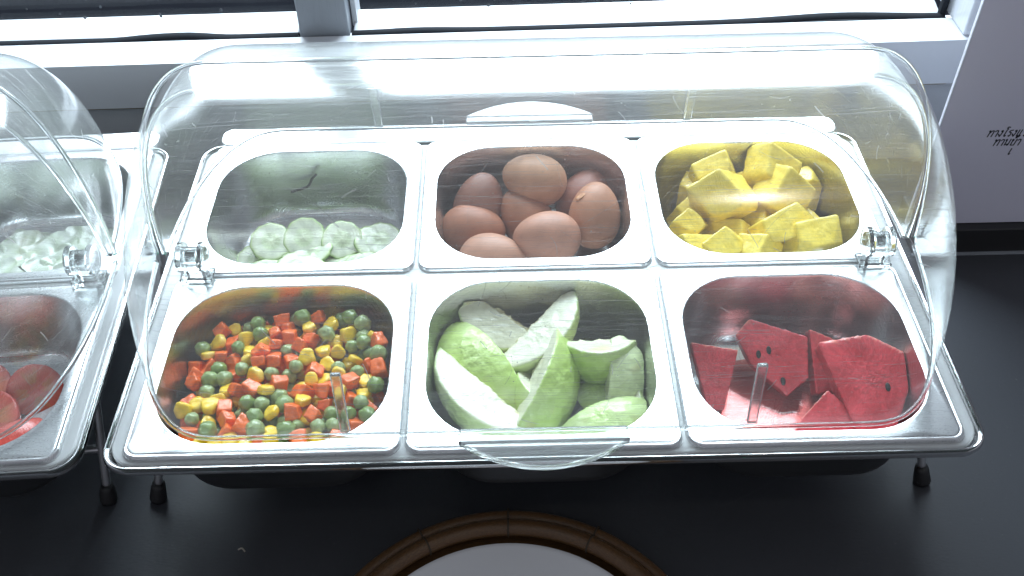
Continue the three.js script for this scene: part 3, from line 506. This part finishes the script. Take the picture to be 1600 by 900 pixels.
// ---------------------------------------------------------------- food of the second display
{
  const ringGeo = (R, h) => solid({ planes: [[0, 1, 0, h], [0, -1, 0, h]], ell: [R, R, R, 0, 0, 0], p: 20, detail: 14, rough: 0.0004, freq: 150, paint: (c, who, x, y, z, n1, n2) => { const r = Math.hypot(x, z) / R, a = Math.atan2(z, x), gel = r < 0.72 && r > 0.28 && Math.cos(a * 4) > -0.1; if (who === 'skin') c.setRGB(0.5, 0.05, 0.035); else if (gel) c.setRGB(0.55 + 0.1 * n1, 0.2, 0.09); else c.setRGB(0.62 + 0.1 * n1, 0.13 + 0.04 * n2, 0.09); } });
  const wedgeGeo = solid({ planes: [[0, -0.55, 0.84, 0.007], [0, -0.55, -0.84, 0.007]], ell: [0.03, 0.024, 0.024, 0, -0.012, 0], p: 30, detail: 14, rough: 0.0003, paint: (c, who, x, y, z, n1) => who === 'skin' ? c.setRGB(0.55 + 0.06 * n1, 0.06, 0.04) : c.setRGB(0.62, 0.18 + 0.05 * n1, 0.12) });
  const tom = [[-0.366, -0.053, 0.058, ringGeo(0.019, 0.003), [0.9, 0.3, -0.5], 'tomato slice leaning at the pan side, farthest back of the tomato'], [-0.362, -0.046, 0.115, wedgeGeo, [0.2, 0.75, 0.1], 'red tomato wedge at the front, skin side up'], [-0.388, -0.052, 0.088, ringGeo(0.023, 0.003), [0.35, 0.3, 0.2], 'tomato slice lying behind the tomato wedge'], [-0.405, -0.048, 0.062, ringGeo(0.024, 0.003), [0.3, 0.3, -0.2], 'tomato slice lying on others by the picture edge'], [-0.425, -0.045, 0.1, ringGeo(0.024, 0.003), [0.4, 0.3, 0.1], 'tomato slice piled at the far side of its pan'], [-0.412, -0.041, 0.118, ringGeo(0.022, 0.003), [0.2, 0.8, 0.2], 'tomato slice at the front side of its pan']];
  for (const [x, y, z, g, r, label] of tom) { const o = tag(mesh('tomato_slice', g, M.melon, scene), label, 'tomato', 'tomato pieces in the second display'); o.position.set(x, y, z); o.rotation.set(...r); }
  const leaf = () => { const n = 16, pos = [], col = [], uv = [], idx = [], o = rr(0, 50); for (let i = 0; i <= n; i++) for (let j = 0; j <= n; j++) { const u = i / n * 2 - 1, v = j / n * 2 - 1, k = Math.max(Math.abs(u), Math.abs(v)) / (Math.hypot(u, v) || 1), e = 1 + 0.25 * pn.noise(u * 1.5 + o, v * 1.5, 3), x = u * k * 0.024 * e, z = v * k * 0.02 * e; pos.push(x, 0.006 * (u * u) + 0.005 * pn.noise(u * 2.2 + o, v * 2.2, 0), z); const q = cl(0.5 + pn.noise(u * 2 + o, v * 2, 8)); col.push(0.42 + 0.18 * q, 0.49 + 0.14 * q, 0.35 + 0.22 * q); uv.push(x, z); } for (let i = 0; i < n; i++) for (let j = 0; j < n; j++) { const a = i * (n + 1) + j; idx.push(a, a + 1, a + n + 1, a + 1, a + n + 2, a + n + 1); } const g = new THREE.BufferGeometry(); g.setAttribute('position', new THREE.Float32BufferAttribute(pos, 3)); g.setAttribute('color', new THREE.Float32BufferAttribute(col, 3)); g.setAttribute('uv', new THREE.Float32BufferAttribute(uv, 2)); const b = g.clone().translate(0, -0.0014, 0); g.setIndex(idx); b.setIndex(idx.slice().reverse()); const t = mergeGeometries([g, b]); t.computeVertexNormals(); return t; };
  const vars = [leaf(), leaf(), leaf()];
  for (let i = 0; i < 22; i++) {
    const o = tag(mesh('cabbage_piece', vars[i % 3], M.fruit, scene), 'pale cabbage piece in the heap in the second display', 'cabbage piece', 'cabbage pieces in the second display');
    const p = LT(COLS[2] + rr(-0.05, 0.05), -0.057 + Math.floor(i / 8) * 0.006 + rr(0, 0.004), BACK + rr(-0.025, 0.05)); o.position.copy(p); o.scale.y = 0.5; o.rotation.set(rr(-0.1, 0.22), rr(0, 6), rr(-0.12, 0.12));
  }
}
// ---------------------------------------------------------------- the printed board by the wall
{
  const n = 1024, c = document.createElement('canvas'); c.width = n; c.height = n; const g = c.getContext('2d');
  g.fillStyle = '#e2e0f0'; g.fillRect(0, 0, n, n);
  const PX = n / 0.3;                                                     // texture pixels per metre; the board is 0.3 m wide and high
  const G = {                                                             // strokes of each letter in a 1 x 1 box, y down
    th: { w: 0.85, s: [[0.16, 0.22, 0.06, 0.14, 0.14, 0.05, 0.2, 0.14, 0.2, 1], [0.2, 0.5, 0.45, 0.08, 0.66, 0.08, 0.7, 0.3, 0.7, 1]] },
    aa: { w: 0.62, s: [[0.05, 0.22, 0.2, 0.05, 0.4, 0.08, 0.46, 0.3, 0.46, 1]] },
    ng: { w: 0.66, s: [[0.36, 0.25, 0.26, 0.16, 0.36, 0.05, 0.46, 0.16, 0.44, 0.6, 0.36, 1, 0.05, 0.62]] },
    oo: { w: 0.6, s: [[0.46, -0.42, 0.2, -0.48, 0.14, -0.3, 0.34, -0.16, 0.26, 0, 0.26, 0.92, 0.4, 1, 0.46, 0.86]] },
    ro: { w: 0.62, s: [[0.5, 0.04, 0.2, 0.1, 0.1, 0.3, 0.42, 0.42, 0.46, 0.86, 0.36, 1, 0.26, 0.88]] },
    ae: { w: 0.82, s: [[0.12, 0.04, 0.12, 0.9, 0.2, 1, 0.28, 0.88], [0.46, 0.04, 0.46, 0.9, 0.54, 1, 0.62, 0.88]] },
    ee: { w: 0.46, s: [[0.12, 0.04, 0.12, 0.9, 0.2, 1, 0.28, 0.88]] },
    no: { w: 0.86, s: [[0.12, 0.22, 0.05, 0.12, 0.14, 0.04, 0.2, 0.14, 0.2, 0.94, 0.5, 0.8, 0.66, 0.92, 0.56, 1], [0.66, 0.92, 0.66, 0.04]] },
    kh: { w: 0.8, s: [[0.16, 0.25, 0.06, 0.14, 0.18, 0.04, 0.26, 0.2, 0.16, 0.4, 0.2, 0.98, 0.64, 0.98, 0.64, 0.04]] },
    mai: { w: 0, s: [[-0.5, -0.3, -0.36, -0.46, -0.3, -0.26, -0.46, -0.16, -0.12, -0.44]] },
  };
  const write = (letters, x0, y0, h) => { g.strokeStyle = '#17161c'; g.lineWidth = h * 0.15; g.lineJoin = 'round'; g.lineCap = 'round'; let x = x0; for (const k of letters) { for (const q of G[k].s) { g.beginPath(); for (let i = 0; i < q.length; i += 2) { const px = x + (q[i] + 0.2 * (1 - q[i + 1])) * h * 0.95, py = y0 + q[i + 1] * h; if (i) g.lineTo(px, py); else g.moveTo(px, py); } g.stroke(); } x += G[k].w * h * 0.95; } };
  const bx = 0.336, by = -0.087, px = (x) => (x - bx) * PX, py = (y) => n - (y - by) * PX;
  write(['th', 'aa', 'ng', 'oo', 'ro', 'ng', 'ae', 'ro'], px(0.3765), py(0.0145), 0.0064 * PX);
  write(['th', 'aa', 'no', 'kh', 'mai', 'aa'], px(0.3845), py(0.0052), 0.0064 * PX);
  write(['ee'], px(0.4005), py(-0.0045), 0.0064 * PX);
  const t = new THREE.CanvasTexture(c); t.colorSpace = THREE.SRGBColorSpace;
  const b = group('printed_board', 'pale lavender printed board standing on a black foot by the window', 'sign', [0.336, -0.087, -0.14]);
  mesh('panel', box(0.3, 0.3, 0.004, 0.15, 0.15, -0.0021, 0.0008), std({ color: C(0.74, 0.74, 0.84), roughness: 0.4 }), b);
  mesh('print', new THREE.PlaneGeometry(0.298, 0.298).translate(0.15, 0.15, 0.0004), std({ map: t, roughness: 0.45 }), b);
  mesh('foot', box(0.3, 0.028, 0.05, 0.16, -0.014, -0.016, 0.0015), M.black, b);
  mesh('edge_strip', box(0.3, 0.0014, 0.004, 0.16, -0.0273, 0.0105, 0.0005), M.alu, b);
}
// ---------------------------------------------------------------- round bamboo tray with a white plate
{
  const wood = dataTex(512, (x, y) => { const s = 0.5 + 0.5 * tnoise(x, y, 4, 2), f = tnoise((x * 0.99) % 1, y, 60, 6), k = 0.7 + 0.3 * s + 0.3 * f; return [cl(0.42 * k), cl(0.3 * k), cl(0.18 * k)]; }, true); wood.repeat.set(6, 1);
  const cane = std({ map: wood, roughness: 0.38, bumpMap: rep(T.fine, 12, 2), bumpScale: 0.0003 });
  const root = group('bamboo_tray', 'round tray with a bamboo cane rim in front of the display', 'tray', [-0.025, TABLE_Y, 0.2745]);
  const tor = (R, r, y) => new THREE.TorusGeometry(R, r, 14, 120).rotateX(Math.PI / 2).translate(0, y, 0);
  const lower = mesh('outer_cane', join([tor(0.1287, 0.0048, 0.0175), tor(0.1268, 0.0058, 0.007)]), cane, root);
  mesh('inner_cane', join([tor(0.1185, 0.0058, 0.0215)]), cane, root);
  mesh('tray_bed', new THREE.CylinderGeometry(0.125, 0.125, 0.006, 80).translate(0, 0.0035, 0), cane, root);
  for (let i = 0; i < 13; i++) { const a = -Math.PI / 2 + (i - 0) * 0.4833 + 0.01; const b = new THREE.TorusGeometry(0.0062, 0.0006, 8, 24).translate(0, 0, 0); b.rotateY(-a); b.translate(0.1185 * Math.cos(a), 0.0215, 0.1185 * Math.sin(a)); const b2 = new THREE.TorusGeometry(0.006, 0.0006, 8, 24).rotateY(-a).translate(0.1287 * Math.cos(a), 0.0175, 0.1287 * Math.sin(a)); mesh('binding', join([b, b2]), M.binding, root); }
  const pl = new THREE.LatheGeometry([[0, 0.012], [0.06, 0.012], [0.092, 0.015], [0.107, 0.0205], [0.1085, 0.0215], [0.108, 0.0225], [0.1055, 0.0222], [0.09, 0.0178], [0.062, 0.0152], [0, 0.015]].map(([a, b]) => new THREE.Vector2(a, b)), 96);
  const p = tag(mesh('plate', pl, M.plate, scene), 'round white plate lying in the bamboo rimmed tray', 'plate'); p.position.set(-0.025, TABLE_Y - 0.004, 0.2745);
  const cr = tag(mesh('crumb', tube([V(-0.2135, TABLE_Y + 0.0012, 0.1565), V(-0.211, TABLE_Y + 0.0018, 0.1558), V(-0.2085, TABLE_Y + 0.001, 0.158)], 0.0006, 12, 6), M.crumb, scene), 'tiny pale crumb on the dark table in front of the display', 'crumb');
}
// ---------------------------------------------------------------- ceiling lamps that the lids mirror
{
  const tubeLamp = group('tube_lamp', 'slim white tube lamp on the ceiling behind the viewer', 'lamp', [-0.7, 2.0, 1.55]);
  mesh('housing', box(0.72, 0.03, 0.05, 0, 0.03, 0, 0.004), M.lampBody, tubeLamp);
  mesh('lamp_tube', new THREE.CylinderGeometry(0.014, 0.014, 0.66, 20).rotateZ(Math.PI / 2), std({ color: C(0, 0, 0), emissive: C(0.85, 1, 0.97), emissiveIntensity: 14 }), tubeLamp);
  const l1 = new THREE.RectAreaLight(C(0.85, 1, 0.97), 6, 0.66, 0.028); l1.position.set(-0.7, 1.984, 1.55); l1.lookAt(-0.7, 0, 1.55); scene.add(l1);
  const dl = (x, z, label) => {
    const d = group('downlight', label, 'lamp', [x, 2.0, z]);
    mesh('housing', new THREE.CylinderGeometry(0.06, 0.06, 0.03, 32).translate(0, 0.02, 0), M.lampBody, d);
    mesh('lamp_disc', new THREE.CylinderGeometry(0.042, 0.042, 0.006, 32), std({ color: C(0, 0, 0), emissive: C(1, 0.93, 0.8), emissiveIntensity: 26 }), d);
    const p = new THREE.PointLight(C(1, 0.93, 0.8), 0.35); p.position.set(x, 1.98, z); p.shadow.radius = 2; p.castShadow = true; scene.add(p);
  };
  dl(0.63, 0.94, 'round ceiling downlight above the pineapple side');
}
for (const o of scene.children) if (o.isLight && !o.isRectAreaLight) o.castShadow = true;
renderer.render(scene, camera);
